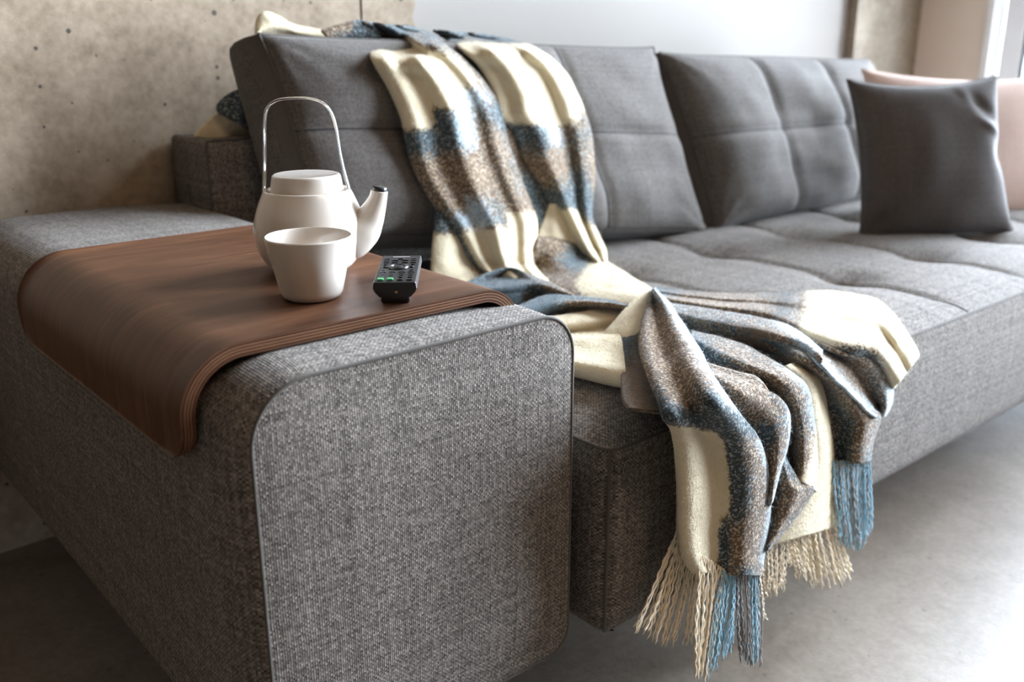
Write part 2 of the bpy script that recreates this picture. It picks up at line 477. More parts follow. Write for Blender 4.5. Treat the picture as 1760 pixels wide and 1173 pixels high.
def seat():
    # outline in plan: left side from the back to the front corner, then the front edge
    rc = 0.018
    nx, ny = 300, 110
    V = []; UVV = []
    for i in range(ny + 1):
        y = SY0 + (SY1 - SY0) * (i / ny) ** 1.15
        for j in range(nx + 1):
            x = SX0 + (SX1 - SX0) * (j / nx) ** 1.1
            xx, yy = x, y
            # round the plan corner
            if x < SX0 + rc and y < SY0 + rc:
                dx, dy = SX0 + rc - x, SY0 + rc - y
                L = max(dx, dy); d = math.hypot(dx, dy)
                if d > 1e-9:
                    xx = SX0 + rc - dx / d * L; yy = SY0 + rc - dy / d * L
            V.append((xx, yy, seat_h(x, y))); UVV.append((x, y))
    F = grid_faces(ny + 1, nx + 1)
    top = mesh('seat', V, F, M_SOFA, sofa, UVV)
    # border panels: front and left, slightly bulging
    def edge_path():
        P = []
        m = 40
        for k in range(m + 1):
            y = SY1 + (SY0 + rc - SY1) * k / m; P.append((SX0, y))
        for k in range(1, 8):
            a = pi / 2 * k / 8; P.append((SX0 + rc - rc * cos(a), SY0 + rc - rc * sin(a)))
        for k in range(90):
            x = SX0 + rc + (SX1 - SX0 - rc) * k / 89; P.append((x, SY0))
        return P
    P = edge_path(); m = len(P)
    L = [0.0]
    for i in range(1, m): L.append(L[-1] + math.dist(P[i], P[i - 1]))
    V = []; UVV = []; nz = 16
    for i in range(nz + 1):
        t = i / nz; z = SZ1 - (SZ1 - SZ0) * t
        b = 0.010 * sin(pi * t) ** 0.7
        if t > 0.97: b = -0.006
        for k, (x, y) in enumerate(P):
            q0 = P[max(k - 1, 0)]; q1 = P[min(k + 1, m - 1)]
            tx, ty = q1[0] - q0[0], q1[1] - q0[1]; l = math.hypot(tx, ty)
            nx_, ny_ = ty / l, -tx / l
            V.append((x + nx_ * b, y + ny_ * b, z)); UVV.append((L[k], z))
    off = len(V)
    # underside
    for k, (x, y) in enumerate(P):
        V.append((max(x, SX0 + 0.02), max(y, SY0 + 0.03) if k > m // 3 else y, SZ0)); UVV.append((x, y))
    F = grid_faces(nz + 1, m)
    for k in range(m - 1): F.append((nz * m + k, nz * m + k + 1, off + k + 1, off + k))
    V += [(SX1, SY1, SZ0), (SX1, SY1, SZ1)]; UVV += [(0, 0), (0, 0)]
    F.append(tuple(off + k for k in range(m)) + (len(V) - 2,))
    bo = mesh('seat_border', V, F, M_SOFA, sofa, UVV)
    pts = [(x, y, SZ1 + 0.0005) for x, y in P]
    tube('seam_welt', pts, 0.0020, M_PIPE, bo, 6)
    tube('seam_welt', [(SX0 + 0.0035 - 0.006 * sin(pi * k / 12), SY0 + 0.0035 - 0.006 * sin(pi * k / 12), SZ0 + 0.006 + (SZ1 - SZ0 - 0.006) * k / 12) for k in range(13)], 0.0022, M_PIPE, bo, 6)
    for tx in TUFT_X:
        tube('stitched_seam', [(tx, SY0 + 0.004 + (SY1 - SY0 - 0.05) * k / 60, seat_h(tx, SY0 + 0.004 + (SY1 - SY0 - 0.05) * k / 60) + 0.0002) for k in range(61)], 0.0013, M_SEAM, top, 5)
    # covered buttons sunk in the tufts
    for tx in TUFT_X:
        for ty in TUFT_Y:
            z = seat_h(tx, ty)
            pr = [(0.0, 0.0), (0.009, 0.0), (0.0105, 0.0015), (0.009, 0.0035), (0.005, 0.0048), (0.0, 0.005)]
            lathe('button', pr, M_SOFA, top, (tx, ty, z - 0.001), 14)
seat()
# back rest frame: long low board plus the short wing resting on the arm's rear end
def pbox(name, lo, hi, r, mat, parent):
    o = box(name, lo, hi, mat, parent, r, 4)
    o.data.polygons.foreach_set('use_smooth', [True] * len(o.data.polygons)); return o
br = pbox('backrest', (0.425, 0.872, SZ0), (2.56, 0.94, 0.67), 0.02, M_SOFA, sofa)
wg = pbox('backrest_wing', (0.326, 0.800, 0.505), (0.424, 0.945, 0.664), 0.010, M_SOFA, sofa)
tube('piping', [(0.3275, 0.8015, 0.54 + 0.1155 * k / 8) for k in range(9)] + [(0.330, 0.803, 0.6615), (0.340, 0.8015, 0.6628), (0.37, 0.8015, 0.6628), (0.41, 0.8015, 0.6628)], 0.0022, M_PIPE, wg, 6)
for lx, ly in ((0.10, 0.14), (0.10, 0.82), (0.9, 0.40), (0.9, 0.85), (1.9, 0.40), (1.9, 0.85), (2.45, 0.3), (2.45, 0.85)):
    zt = 0.16 if lx > 0.3 else 0.14
    tube('leg', [(lx, ly, zt), (lx, ly, 0.0)], 0.022, M_LEG, sofa, 14, taper=[1.0, 0.75])

# ------------------------------------------------------------------ cushions leaning on the back rest
def on_plane(px, py, p0, nrm):
    d = ray_at(px, py); return CAM + d * ((Vector(p0) - CAM).dot(nrm) / d.dot(nrm))
def back_cushion(name, cpx, yb, slope, thick, dome, label, seed):
    """boxed cushion: gusset all round, domed front with a stitched 3 x 2 grid; front-seam corners bl, br, tr, tl"""
    nrm = Vector((0, -1, slope)).normalized()
    bl, br_, tr, tl = [on_plane(px, py, (0, yb, 0.425), nrm) for px, py in cpx]
    root = tag(empty(name, (bl + br_) / 2 + Vector((0, thick / 2, 0))), label, 'cushion', 'back cushions of the grey sofa')
    up = ((tl - bl) + (tr - br_)) / 2; H = up.length; right = ((br_ - bl) + (tr - tl)) / 2; Wd = right.length
    rnd = random.Random(seed)
    oy = rnd.random() * 50
    def P(s, t, side):
        # outline with slightly hollow sides and pulled corners
        a, b = 2 * s - 1, 2 * t - 1
        sx = s + 0.010 * a * (abs(b) ** 4) - 0.006 * a * (1 - b * b)
        tz = t + 0.022 * b * (abs(a) ** 5) + 0.012 * b * (1 - a * a)
        e = max(1e-4, (1 - abs(a) ** 6)) ** 0.5 * max(1e-4, (1 - abs(b) ** 5)) ** 0.5
        d = dome * e
        g = 0.0
        if side > 0:
            lines = [abs(s - 1 / 3) * Wd, abs(s - 2 / 3) * Wd, abs(t - 0.53) * H]
            g = sum(0.006 * math.exp(-(q / 0.014) ** 2) for q in lines[:2]) + 0.0055 * math.exp(-(lines[2] / 0.012) ** 2)
            d += 0.007 * e * (sin(pi * ((s * 3) % 1)) * sin(pi * (t / 0.53 if t < 0.53 else (t - 0.53) / 0.47)))
            d += 0.014 * e * mnoise.noise((s * 4 + oy, t * 3, 0)) + 0.004 * e * mnoise.noise((s * 11 + oy, t * 7, 2))
            # creases radiating from the corners
            for cx_, cy_ in ((0, 0), (1, 0), (0, 1), (1, 1)):
                dx, dy = (s - cx_) * Wd, (t - cy_) * H
                rr = math.hypot(dx, dy)
                if rr < 0.14: d += 0.004 * sin(6 * math.atan2(dy, dx) * 2 + oy) * math.exp(-rr / 0.05) * min(1, rr / 0.02)
        if side < 0:
            tz -= 0.11 * max(0, b) ** 4 * (0.4 + 0.6 * abs(a) ** 4); sx -= 0.02 * a * abs(b) ** 4
        p = bl.lerp(br_, sx).lerp(tl.lerp(tr, sx), tz)
        dep = (thick * 0.5 + d - g * min(1, e * 1.5)) * side - thick * 0.5
        return p + nrm * dep
    ns, nt = 96, 60
    V = []; UVV = []
    for side in (1, -1):
        for i in range(nt + 1):
            for j in range(ns + 1):
                V.append(P(j / ns, i / nt, side)); UVV.append((j / ns * Wd + 0.01 * side, i / nt * H))
    F = grid_faces(nt + 1, ns + 1)
    o2 = (nt + 1) * (ns + 1)
    F += [f[::-1] for f in grid_faces(nt + 1, ns + 1, off=o2)]
    # gusset
    ring = [j for j in range(ns + 1)] + [i * (ns + 1) + ns for i in range(1, nt + 1)] + \
           [nt * (ns + 1) + j for j in range(ns - 1, -1, -1)] + [i * (ns + 1) for i in range(nt - 1, 0, -1)]
    m = len(ring); G = 6; goff = len(V)
    ctr = P(0.5, 0.5, 1) * 0.5 + P(0.5, 0.5, -1) * 0.5
    acc = 0
    for k in range(m):
        a = Vector(V[ring[k]]); b = Vector(V[ring[k] + o2])
        outw = ((a + b) / 2 - ctr); outw -= nrm * outw.dot(nrm); outw.normalize()
        for q in range(1, G):
            t = q / G
            V.append(a.lerp(b, t) + outw * ((0.010 + 0.026 * abs(outw.x) ** 2) * sin(pi * t))); UVV.append((acc, t * thick))
        acc += (Vector(V[ring[(k + 1) % m]]) - a).length
    for k in range(m):
        k2 = (k + 1) % m
        c0 = [ring[k]] + [goff + k * (G - 1) + q for q in range(G - 1)] + [ring[k] + o2]
        c1 = [ring[k2]] + [goff + k2 * (G - 1) + q for q in range(G - 1)] + [ring[k2] + o2]
        for q in range(G): F.append((c0[q], c0[q + 1], c1[q + 1], c1[q]))
    body = mesh('cover', V, F, M_CUSH, root, UVV)
    edge = [Vector(V[r]) for r in ring]
    tube('piping', [p + nrm * 0.001 for p in edge[::1]], 0.0022, M_PIPE, root, 6, closed=True)
    for s in (1 / 3, 2 / 3):
        tube('stitched_seam', [P(s, k / 40, 1) + nrm * 0.0003 for k in range(41)], 0.0014, M_SEAM, body, 5)
    tube('stitched_seam', [P(k / 60, 0.53, 1) + nrm * 0.0003 for k in range(61)], 0.0014, M_SEAM, body, 5)
    return root
back_cushion('back_cushion', [(548, 402), (1210, 394), (1120, 88), (455, 66)], 0.640, 0.257, 0.13, 0.042, 'wide grey back cushion half covered by the plaid throw', 3)
back_cushion('back_cushion', [(1232, 388), (1548, 325), (1490, 106), (1140, 97)], 0.640, 0.24, 0.085, 0.062, 'wide bare grey back cushion beside the charcoal pillow', 9)

# ------------------------------------------------------------------ scatter pillows
def pillow(name, c, thick, mat, label, seed, pinch=0.05, creases=()):
    """knife-edge pillow from its four corner points: bl, br, tr, tl"""
    bl, br_, tr, tl = [Vector(p) for p in c]
    ctr = (bl + br_ + tr + tl) / 4
    nrm = (br_ - bl).cross(tl - bl).normalized()
    if nrm.dot(CAM - ctr) < 0: nrm = -nrm
    root = tag(empty(name, ((bl + br_) / 2)), label, 'pillow')
    n = 64; V = []; UVV = []
    Wd = (br_ - bl).length
    oy = seed * 3.7
    def P(s, t, side):
        a, b = 2 * s - 1, 2 * t - 1
        s2 = s - pinch * a * (1 - b * b) * abs(a) ** 1.2; t2 = t - pinch * b * (1 - a * a) * abs(b) ** 1.2 * (1.0 if b > 0 else 0.15)
        p = bl.lerp(br_, s2).lerp(tl.lerp(tr, s2), t2)
        e = max(0, (1 - a ** 2)) ** 0.42 * max(0, (1 - b ** 2)) ** 0.42
        d = thick * 0.5 * e
        d += 0.008 * e * mnoise.noise((s * 3 + oy, t * 3, side))
        for (cs, ct, ws, wt, dep, an) in creases:
            ds, dt = s - cs, t - ct
            q = ds * cos(an) + dt * sin(an); r = -ds * sin(an) + dt * cos(an)
            d += dep * math.exp(-(q / ws) ** 2 - (r / wt) ** 2) * e ** 0.5
        return p + nrm * (d * side)
    for side in (1, -1):
        for i in range(n + 1):
            for j in range(n + 1):
                V.append(P(j / n, i / n, side)); UVV.append((j / n * Wd, i / n * Wd))
    F = grid_faces(n + 1, n + 1) + [f[::-1] for f in grid_faces(n + 1, n + 1, off=(n + 1) ** 2)]
    o = mesh('cover', V, F, mat, root, UVV)
    bm = bmesh.new(); bm.from_mesh(o.data); bmesh.ops.remove_doubles(bm, verts=bm.verts, dist=1e-5); bm.to_mesh(o.data); bm.free()
    path = [P(k / 40, 0, 1) for k in range(40)] + [P(1, k / 40, 1) for k in range(40)] + [P(1 - k / 40, 1, 1) for k in range(40)] + [P(0, 1 - k / 40, 1) for k in range(40)]
    tube('edge_seam', path, 0.0016, mat, root, 6, closed=True)
    return root
p0 = Vector((1.74, 0.29, 0.405)); hd = Vector((0.275, -0.196, 0)).normalized()
back = Vector((0.58, 0.81, 0)).normalized(); lean = (Vector((0, 0, 1)) + back * 0.22).normalized()
pn = hd.cross(lean).normalized()
pillow('scatter_pillow', [on_plane(1476, 410, p0, pn), on_plane(1741, 398, p0, pn), on_plane(1714, 130, p0, pn), on_plane(1455, 136, p0, pn)],
       0.13, M_DARKPIL, 'charcoal square scatter pillow standing on the seat in front of the pink one', 1, 0.058,
       [(0.80, 0.82, 0.05, 0.15, -0.013, 0.9), (0.72, 0.88, 0.04, 0.10, 0.008, 0.5), (0.97, 0.50, 0.06, 0.09, -0.022, 0.0), (0.12, 0.10, 0.05, 0.09, -0.012, -0.8), (0.88, 0.66, 0.03, 0.10, 0.010, 1.1)])
p1 = Vector((2.02, 0.44, 0.42)); hd1 = Vector((0.82, -0.57, 0)).normalized()
lean1 = (Vector((0, 0, 1)) + Vector((0.57, 0.82, 0)) * 0.30).normalized(); pn1 = hd1.cross(lean1).normalized()
pillow('scatter_pillow', [on_plane(1500, 392, p1, pn1), on_plane(1835, 375, p1, pn1), on_plane(1820, 128, p1, pn1), on_plane(1480, 118, p1, pn1)],
       0.12, M_PINK, 'blush pink scatter pillow leaning behind the charcoal pillow', 2, 0.06)
# ------------------------------------------------------------------ bent plywood tray over the arm
tray = tag(empty('arm_tray', (0.15, 0.29, 0.575)), 'bent walnut plywood tray hugging the grey sofa arm under the tea set', 'tray')
TY0, TY1, TZ = 0.052, 0.535, 0.5745
def tray_path(off):
    """outer outline of the bend moved inwards by off; from the left hem over the top to the right lip"""
    r = 0.060 - off; cx_, cz_ = -0.037 + 0.060, TZ - 0.060
    P = []
    for k in range(9): P.append((-0.037 + off, 0.476 + (cz_ - 0.476) * k / 8))
    for k in range(1, 17):
        a = math.radians(180 - 90 * k / 16); P.append((cx_ + r * cos(a), cz_ + r * sin(a)))
    xr = 0.284
    for k in range(1, 25): P.append((cx_ + (xr - cx_) * k / 24, TZ - off))
    r2 = 0.050 - off
    for k in range(1, 13):
        a = math.radians(90 - 72 * k / 12); P.append((xr + r2 * cos(a), TZ - 0.050 + r2 * sin(a)))
    return P
def ply(off0, off1, inset, mat):
    A, B = tray_path(off0), tray_path(off1)
    L = [0.0]
    for i in range(1, len(A)): L.append(L[-1] + math.dist(A[i], A[i - 1]))
    tot = L[-1]
    def ends(s):
        # rounded corners of the sheet in its own plane
        e = 0.0
        for d, rc in ((s, 0.035), (tot - s, 0.018)):
            d = max(d, inset)
            if d < rc: e = max(e, rc - sqrt(max(0, rc * rc - (rc - d) ** 2)))
        return TY0 + inset + e, TY1 - inset - e
    V = []; UVV = []; n = len(A); m = 14
    def row(i, Q):
        y0, y1 = ends(L[i])
        return [((Q[i][0], y0 + (y1 - y0) * k / m, Q[i][1]), (L[i], y0 + (y1 - y0) * k / m)) for k in range(m + 1)]
    for Q in (A, B):
        for i in range(n):
            for v, u in row(i, Q): V.append(v); UVV.append(u)
    o2 = n * (m + 1); c = m + 1
    F = [f[::-1] for f in grid_faces(n, c)] + grid_faces(n, c, off=o2)
    for i in range(n - 1):
        F.append((i * c, (i + 1) * c, o2 + (i + 1) * c, o2 + i * c))
        F.append((i * c + m, o2 + i * c + m, o2 + (i + 1) * c + m, (i + 1) * c + m))
    for k in range(m):
        F.append((k, o2 + k, o2 + k + 1, k + 1)); q = (n - 1) * c
        F.append((q + k, q + k + 1, o2 + q + k + 1, o2 + q + k))
    o = mesh('ply', V, F, mat, tray, UVV, smooth=False)
    fl = [True] * (2 * (n - 1) * m) + [False] * (len(F) - 2 * (n - 1) * m)
    o.data.polygons.foreach_set('use_smooth', fl)
    return o
M_PLYD = walnut('walnut_ply_glue_line', True)
for e in M_PLYD.node_tree.nodes:
    if e.type == 'VALTORGB':
        e.color_ramp.elements[0].color = (0.035, 0.016, 0.009, 1); e.color_ramp.elements[1].color = (0.07, 0.032, 0.018, 1)
tk = 0.0020
for k in range(5):
    o0 = k * (tk + 0.0007)
    ply(o0, o0 + tk, 0.0 if k else 0.0003, M_WOOD if k in (0, 4) else M_PLY)
    if k < 4: ply(o0 + tk, o0 + tk + 0.0007, 0.0016, M_PLYD)
TOPZ = TZ

# ------------------------------------------------------------------ teapot
PX, PY = at(537, 465, 2, TOPZ).x, at(537, 465, 2, TOPZ).y
pot = tag(empty('teapot', (PX, PY, TOPZ)), 'white porcelain teapot with clear hoop handle behind the cup', 'teapot')
D = Vector((0.76, -0.65, 0)).normalized()            # direction of the spout
prof = smooth_path([(0.030, 0.0), (0.037, 0.0015), (0.0465, 0.009), (0.0545, 0.021), (0.0588, 0.034), (0.0596, 0.044), (0.0585, 0.055), (0.0553, 0.067), (0.0510, 0.078), (0.0468, 0.0872), (0.0455, 0.0890), (0.0438, 0.0893), (0.0415, 0.0888), (0.039, 0.0875)], 5)
body = lathe('body', [(0.0, 0.0)] + prof + [(0.0, 0.087)], M_PORC, pot, (PX, PY, TOPZ), 96)
lid_p = [(0.0, 0.0885), (0.0385, 0.0885)] + smooth_path([(0.0385, 0.0885), (0.0382, 0.0915), (0.0372, 0.0985), (0.0362, 0.1035), (0.0350, 0.1050), (0.0334, 0.1056), (0.028, 0.1054), (0.015, 0.1052)], 5)[1:] + [(0.0, 0.1052)]
lathe('lid', lid_p, M_PORC, pot, (PX, PY, TOPZ), 80)
def off(d, z, side=0.0):
    return Vector((PX, PY, TOPZ)) + D * d + Vector((0, 0, z)) + Vector((D.y, -D.x, 0)) * side
sp = smooth_path([(0.030, 0.0, 0.036, 0.022), (0.0425, 0.0, 0.0395, 0.0275), (0.0565, 0.0, 0.0475, 0.0228), (0.0652, 0.0, 0.0575, 0.0165), (0.0712, 0.0, 0.0690, 0.0126), (0.0755, 0.0, 0.0800, 0.0100), (0.0772, 0.0, 0.0875, 0.0093)], 6)
pts = [off(q[0], q[2]) for q in sp]
tube('spout', pts, 1.0, M_PORC, body, 28, taper=[q[3] for q in sp])
tip = pts[-1]; tdir = (pts[-1] - pts[-4]).normalized()
tube('spout_plug', [tip - tdir * 0.004, tip - tdir * 0.0005, tip + tdir * 0.0016, tip + tdir * 0.0042, tip + tdir * 0.0048], 0.0078, M_RUBBER, pot, 20, taper=[0.8, 0.98, 1.0, 0.98, 0.75])
hp = smooth_path([(-0.0475, 0.076), (-0.0462, 0.086), (-0.0440, 0.108), (-0.0418, 0.135), (-0.0400, 0.158), (-0.0360, 0.1735), (-0.0250, 0.1815), (-0.008, 0.1838), (0.010, 0.1832), (0.0230, 0.1785), (0.0310, 0.1680), (0.0350, 0.1520), (0.0375, 0.1280), (0.0415, 0.1040), (0.0465, 0.084), (0.0500, 0.074)], 6)
hv = []; hn = Vector((D.y, -D.x, 0))
HP = [off(a, b) for a, b in hp]
w2, t2 = 0.0038, 0.0014
V = []
for i, p in enumerate(HP):
    t = (HP[min(i + 1, len(HP) - 1)] - HP[max(i - 1, 0)]).normalized(); nn = t.cross(hn).normalized()
    for k in range(12):
        a = 2 * pi * k / 12
        ca, sa = cos(a), sin(a)
        V.append(p + hn * (w2 * math.copysign(abs(ca) ** 0.6, ca)) + nn * (t2 * math.copysign(abs(sa) ** 0.6, sa)))
n = len(HP)
mesh('handle', V, grid_faces(n, 12, True) + [tuple(range(12))[::-1], tuple((n - 1) * 12 + k for k in range(12))], M_ACRYL, pot)

# ------------------------------------------------------------------ cup
UX, UY = at(537, 511, 2, TOPZ).x, at(537, 511, 2, TOPZ).y
cup = tag(empty('tea_cup', (UX, UY, TOPZ)), 'small white handleless porcelain cup in front of the teapot', 'cup')
cp = [(0.0, 0.0015), (0.018, 0.0015), (0.020, 0.0)] + smooth_path([(0.022, 0.0), (0.0262, 0.0012), (0.0298, 0.0055), (0.0318, 0.0130), (0.0356, 0.0300), (0.0395, 0.0480), (0.0418, 0.0588), (0.0421, 0.0604), (0.0414, 0.0614), (0.0404, 0.0606), (0.0382, 0.0480), (0.0345, 0.0300), (0.0310, 0.0130), (0.0280, 0.0075), (0.0200, 0.0050)], 5) + [(0.0, 0.0048)]
lathe('bowl', cp, M_PORC, cup, (UX, UY, TOPZ), 80)

# ------------------------------------------------------------------ remote control
r0 = at(678, 486, 2, TOPZ + 0.021); r1 = at(691, 440, 2, TOPZ + 0.021)
rd = Vector((r1.x - r0.x, r1.y - r0.y, 0)); RL = rd.length; rd.normalize(); rs = Vector((rd.y, -rd.x, 0))
RB = Vector((r0.x, r0.y, TOPZ))
rem = tag(empty('remote_control', RB), 'small black remote control with green buttons on the walnut tray', 'remote control')
RW = 0.0205
def rp(u, v, z): return RB + rs * u + rd * v + Vector((0, 0, z))
# body: flat face, belly curved underneath, standing on a battery hump
cs = [(-RW, 0.0205), (-RW - 0.0006, 0.0150), (-RW + 0.001, 0.0115), (-RW + 0.005, 0.0070), (-RW + 0.010, 0.0048), (0, 0.0042),
      (RW - 0.010, 0.0048), (RW - 0.005, 0.0070), (RW - 0.001, 0.0115), (RW + 0.0006, 0.0150), (RW, 0.0205), (RW - 0.0008, 0.0212), (-RW + 0.0008, 0.0212)]
V = []; F = []
vs = [0.0, 0.0008, 0.003] + [RL * k / 8 for k in range(1, 8)] + [RL - 0.003, RL - 0.0008, RL]
for v in vs:
    k = 0.985 if v in (0.0, RL) else 1.0
    for u, z in cs: V.append(rp(u * k, v, 0.0125 + (z - 0.0125) * k))
m = len(cs)
F = grid_faces(len(vs), m, True) + [tuple(range(m))[::-1], tuple((len(vs) - 1) * m + j for j in range(m))]
rb = mesh('casing', V, F, M_BLACKP, rem, smooth=False)
def rbox(name, u0, u1, v0, v1, z0, z1, mat, parent, bev=0.0006):
    bm = bmesh.new(); bmesh.ops.create_cube(bm, size=1.0)
    for q in bm.verts:
        q.co = rp(u0 + (q.co.x + .5) * (u1 - u0), v0 + (q.co.y + .5) * (v1 - v0), z0 + (q.co.z + .5) * (z1 - z0))
    bmesh.ops.recalc_face_normals(bm, faces=bm.faces)
    if bev: bmesh.ops.bevel(bm, geom=list(bm.edges), offset=bev, segments=2, affect='EDGES')
    me = bpy.data.meshes.new(name); bm.to_mesh(me); bm.free()
    return link_mesh(name, me, mat, parent, False)
rbox('battery_hump', -0.0135, 0.0135, 0.002, RL * 0.7, 0.0, 0.006, M_BLACKP, rem, 0.001)
rbox('face_plate', -RW + 0.001, RW - 0.001, 0.001, RL - 0.001, 0.0211, 0.0214, M_BLACKS, rb, 0)
ZF = 0.0214
lathe('screw', [(0, 0.0), (0.0014, 0.0), (0.0014, 0.0004), (0.0, 0.0006)], M_LENS, rb, (0, 0, 0), 12)
sc = [o for o in COL.objects if o.name == 'screw'][0]
sc.matrix_world = Matrix.Translation(rp(0.0012, 0.0, 0.0112)) @ Vector((0, 0, 1)).rotation_difference(-rd).to_matrix().to_4x4()
def button(u, v, w=0.0052, l=0.0034, mat=M_RUBBER, h=0.0013):
    return rbox('button', u - w / 2, u + w / 2, v - l / 2, v + l / 2, ZF - 0.0002, ZF + h, mat, rem, 0.0006)
k = RL / 0.12
cols = [-0.0140, -0.0047, 0.0047, 0.0140]
for i, u in enumerate(cols):
    for j, v in enumerate((0.0075, 0.0170, 0.0245, 0.0320, 0.0395)):
        g = j == 0 and i < 2
        button(u, v * k, 0.0062 if j in (0, 4) else 0.0046, 0.0044 if j == 0 else 0.0036, M_GREEN if g else M_RUBBER, 0.0022 if g else 0.0015)
        if g: COL.objects[-1]['label'] = 'green button'
for u in (-0.0140, 0.0140):
    for v in (0.0490, 0.0740): button(u, v * k, 0.0040, 0.0034)
for u in (-0.0140, 0.0140):
    for v in (0.0840, 0.0920, 0.1000): button(u, v * k, 0.0060, 0.0038)
for u in (-0.0052, 0.0052):
    for v in (0.0840, 0.0930): button(u, v * k, 0.0070, 0.0038)
button(0.0, 0.1010 * k, 0.0060, 0.0036)
# navigation ring with its centre key
ring = [rp(0.0085 * cos(2 * pi * q / 28), 0.0625 * k + 0.0085 * sin(2 * pi * q / 28), ZF + 0.0004) for q in range(28)]
tube('navigation_ring', ring, 0.0021, M_RUBBER, rem, 8, closed=True)
lathe('button', [(0.0, 0.0), (0.0048, 0.0), (0.0048, 0.0012), (0.004, 0.0018), (0.0, 0.0020)], M_BLACKS, rem, tuple(rp(0, 0.0625 * k, ZF - 0.0001)), 20)
for u in (-0.0135, 0.0135):
    lathe('button', [(0.0, 0.0), (0.0022, 0.0), (0.0022, 0.0014), (0.0, 0.0018)], M_BLACKS, rem, tuple(rp(u, 0.0625 * k, ZF - 0.0001)), 14)
rbox('printed_strip', -0.009, 0.009, RL - 0.0080, RL - 0.0055, ZF, ZF + 0.0001, M_PRINT, rb, 0)
# ------------------------------------------------------------------ plaid mohair throw
def throw_material(name):
    t = NT(name)
    o = t.obj()
    at_ = t.n('ShaderNodeAttribute', dict(attribute_name='weave_and_light'))
    sp_ = t.n('ShaderNodeSeparateColor', Color=at_.outputs['Color'])
    c, b, l = sp_.outputs[0], sp_.outputs[1], sp_.outputs[2]
    n1 = t.noise(o, 280, 3, 0.6); n2 = t.noise(o, 120, 3, 0.6, 0.4); n3 = t.noise(t.mapping(o, (1, 1, 1), (0.3, 0.6, 0.2)), 330, 2, 0.5)
    sp1 = t.math('SUBTRACT', n1, 0.5); sp2 = t.math('SUBTRACT', n2, 0.5)
    jit = t.math('ADD', t.math('MULTIPLY', sp1, 2.2), t.math('MULTIPLY', sp2, 1.2))
    def gate(x, k, mid, wid):
        v = t.math('ADD', x, t.math('MULTIPLY', jit, k))
        return t.n('ShaderNodeMapRange', dict(interpolation_type='SMOOTHSTEP'), i0=v, i1=mid - wid, i2=mid + wid, i3=0.0, i4=1.0).outputs[0]
    mc = gate(c, 0.45, 0.5, 0.16)
    mb = gate(b, 0.9, 0.5, 0.25)
    # the brown and blue yarns are flecked with pale loops
    fl = t.n('ShaderNodeMapRange', dict(interpolation_type='SMOOTHSTEP'), i0=t.math('ADD', n3, t.math('MULTIPLY', sp2, 0.35)), i1=0.50, i2=0.64, i3=0.0, i4=1.0).outputs[0]
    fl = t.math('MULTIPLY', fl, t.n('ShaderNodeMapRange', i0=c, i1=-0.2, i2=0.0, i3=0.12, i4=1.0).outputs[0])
    brown = t.mix(fl, c3(0.125, 0.088, 0.059), c3(0.47, 0.36, 0.25))
    blue = t.mix(fl, c3(0.040, 0.056, 0.064), c3(0.24, 0.265, 0.26))
    dark = t.mix(mb, brown, blue)
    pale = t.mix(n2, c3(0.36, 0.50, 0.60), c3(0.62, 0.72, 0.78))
    cream = t.mix(n2, c3(0.53, 0.45, 0.30), c3(0.64, 0.56, 0.41))
    col = t.mix(mc, dark, cream)
    col = t.mix(t.math('MULTIPLY', gate(l, 0.6, 0.5, 0.3), 0.6), col, pale)  # pale blue yarn and the highlights painted on fold rims
    t.set(Base_Color=col, Roughness=0.95, Specular_IOR_Level=0.08, Sheen_Weight=0.18, Sheen_Roughness=0.4,
          Sheen_Tint=c3(0.95, 0.97, 1.0),
          Normal=t.bump(t.math('ADD', n1, t.math('MULTIPLY', n2, 0.8)), 0.55, 0.0025))
    return t.m
M_THROW = throw_material('plaid_mohair')
WEAVE_AND_LIGHT = {'C': (1.0, 0.1, 0), 'W': (0.0, 0.27, 0), 'B': (0.0, 0.95, 0), 'M': (0.22, 0.5, 0.12), 'L': (0.34, 0.5, 0.70),  # L is pale blue yarn and also paints highlights on lit fold rims
         'D': (-0.12, 0.5, 0), 'G': (0.95, 0.2, 0.12), 'N': (0.25, 0.2, 0), 'K': (-0.2, 0.9, 0), 'X': (-0.2, 0.25, 0)}  # D, K and X also paint fold shade; G is cream as shaded

KCUSH_Y, KCUSH_S = 0.592, 0.257
def softmax(a, b, k):
    d = (a - b) / k
    if d > 30: return a
    if d < -30: return b
    return b + k * math.log(1 + math.exp(d))
def rest(px, py):
    """where a sight line meets the sofa: seat top, seat front or cushion front; returns point, dir, grazing factor"""
    d = ray_at(px, py) / FPX
    def pl(n, q):
        dn = d.dot(n)
        return (Vector(q) - CAM).dot(n) / dn, abs(dn) / d.length
    nt = Vector((0, 0, 1)); nf = Vector((0, -1, 0)); nc = Vector((0, -1, KCUSH_S)).normalized()
    t1, g1 = pl(nt, (0, 0, 0.408)) if d.z < -0.02 else (9.0, 0.02)
    t2, g2 = pl(nf, (0, -0.036, 0))
    ts = softmax(t1, t2, 0.014)
    w_ = 1 / (1 + math.exp(-max(-20, min(20, (t1 - t2) / 0.035)))); gs = max(g1, 0.40) * w_ + max(g2, 0.40) * (1 - w_)
    t3, g3 = pl(nc, (0, KCUSH_Y, 0.425))
    t4, g4 = pl(nt, (0, 0, 0.806)) if d.z < -0.004 else (9.0, 0.1)
    t4 = min(t4, (0.80 - CAM.y) / d.y)
    tc = softmax(t3, t4, 0.012); gc = g3
    if tc < ts: return d, tc, max(gc, 0.45)
    return d, ts, max(gs, 0.40)
def place(px, py, lift, mode=None):
    d = ray_at(px, py) / FPX
    if mode is not None:
        return CAM + d * ((mode - CAM.y) / d.y - lift)
    d, t, g = rest(px, py)
    return CAM + d * (t - lift / g)
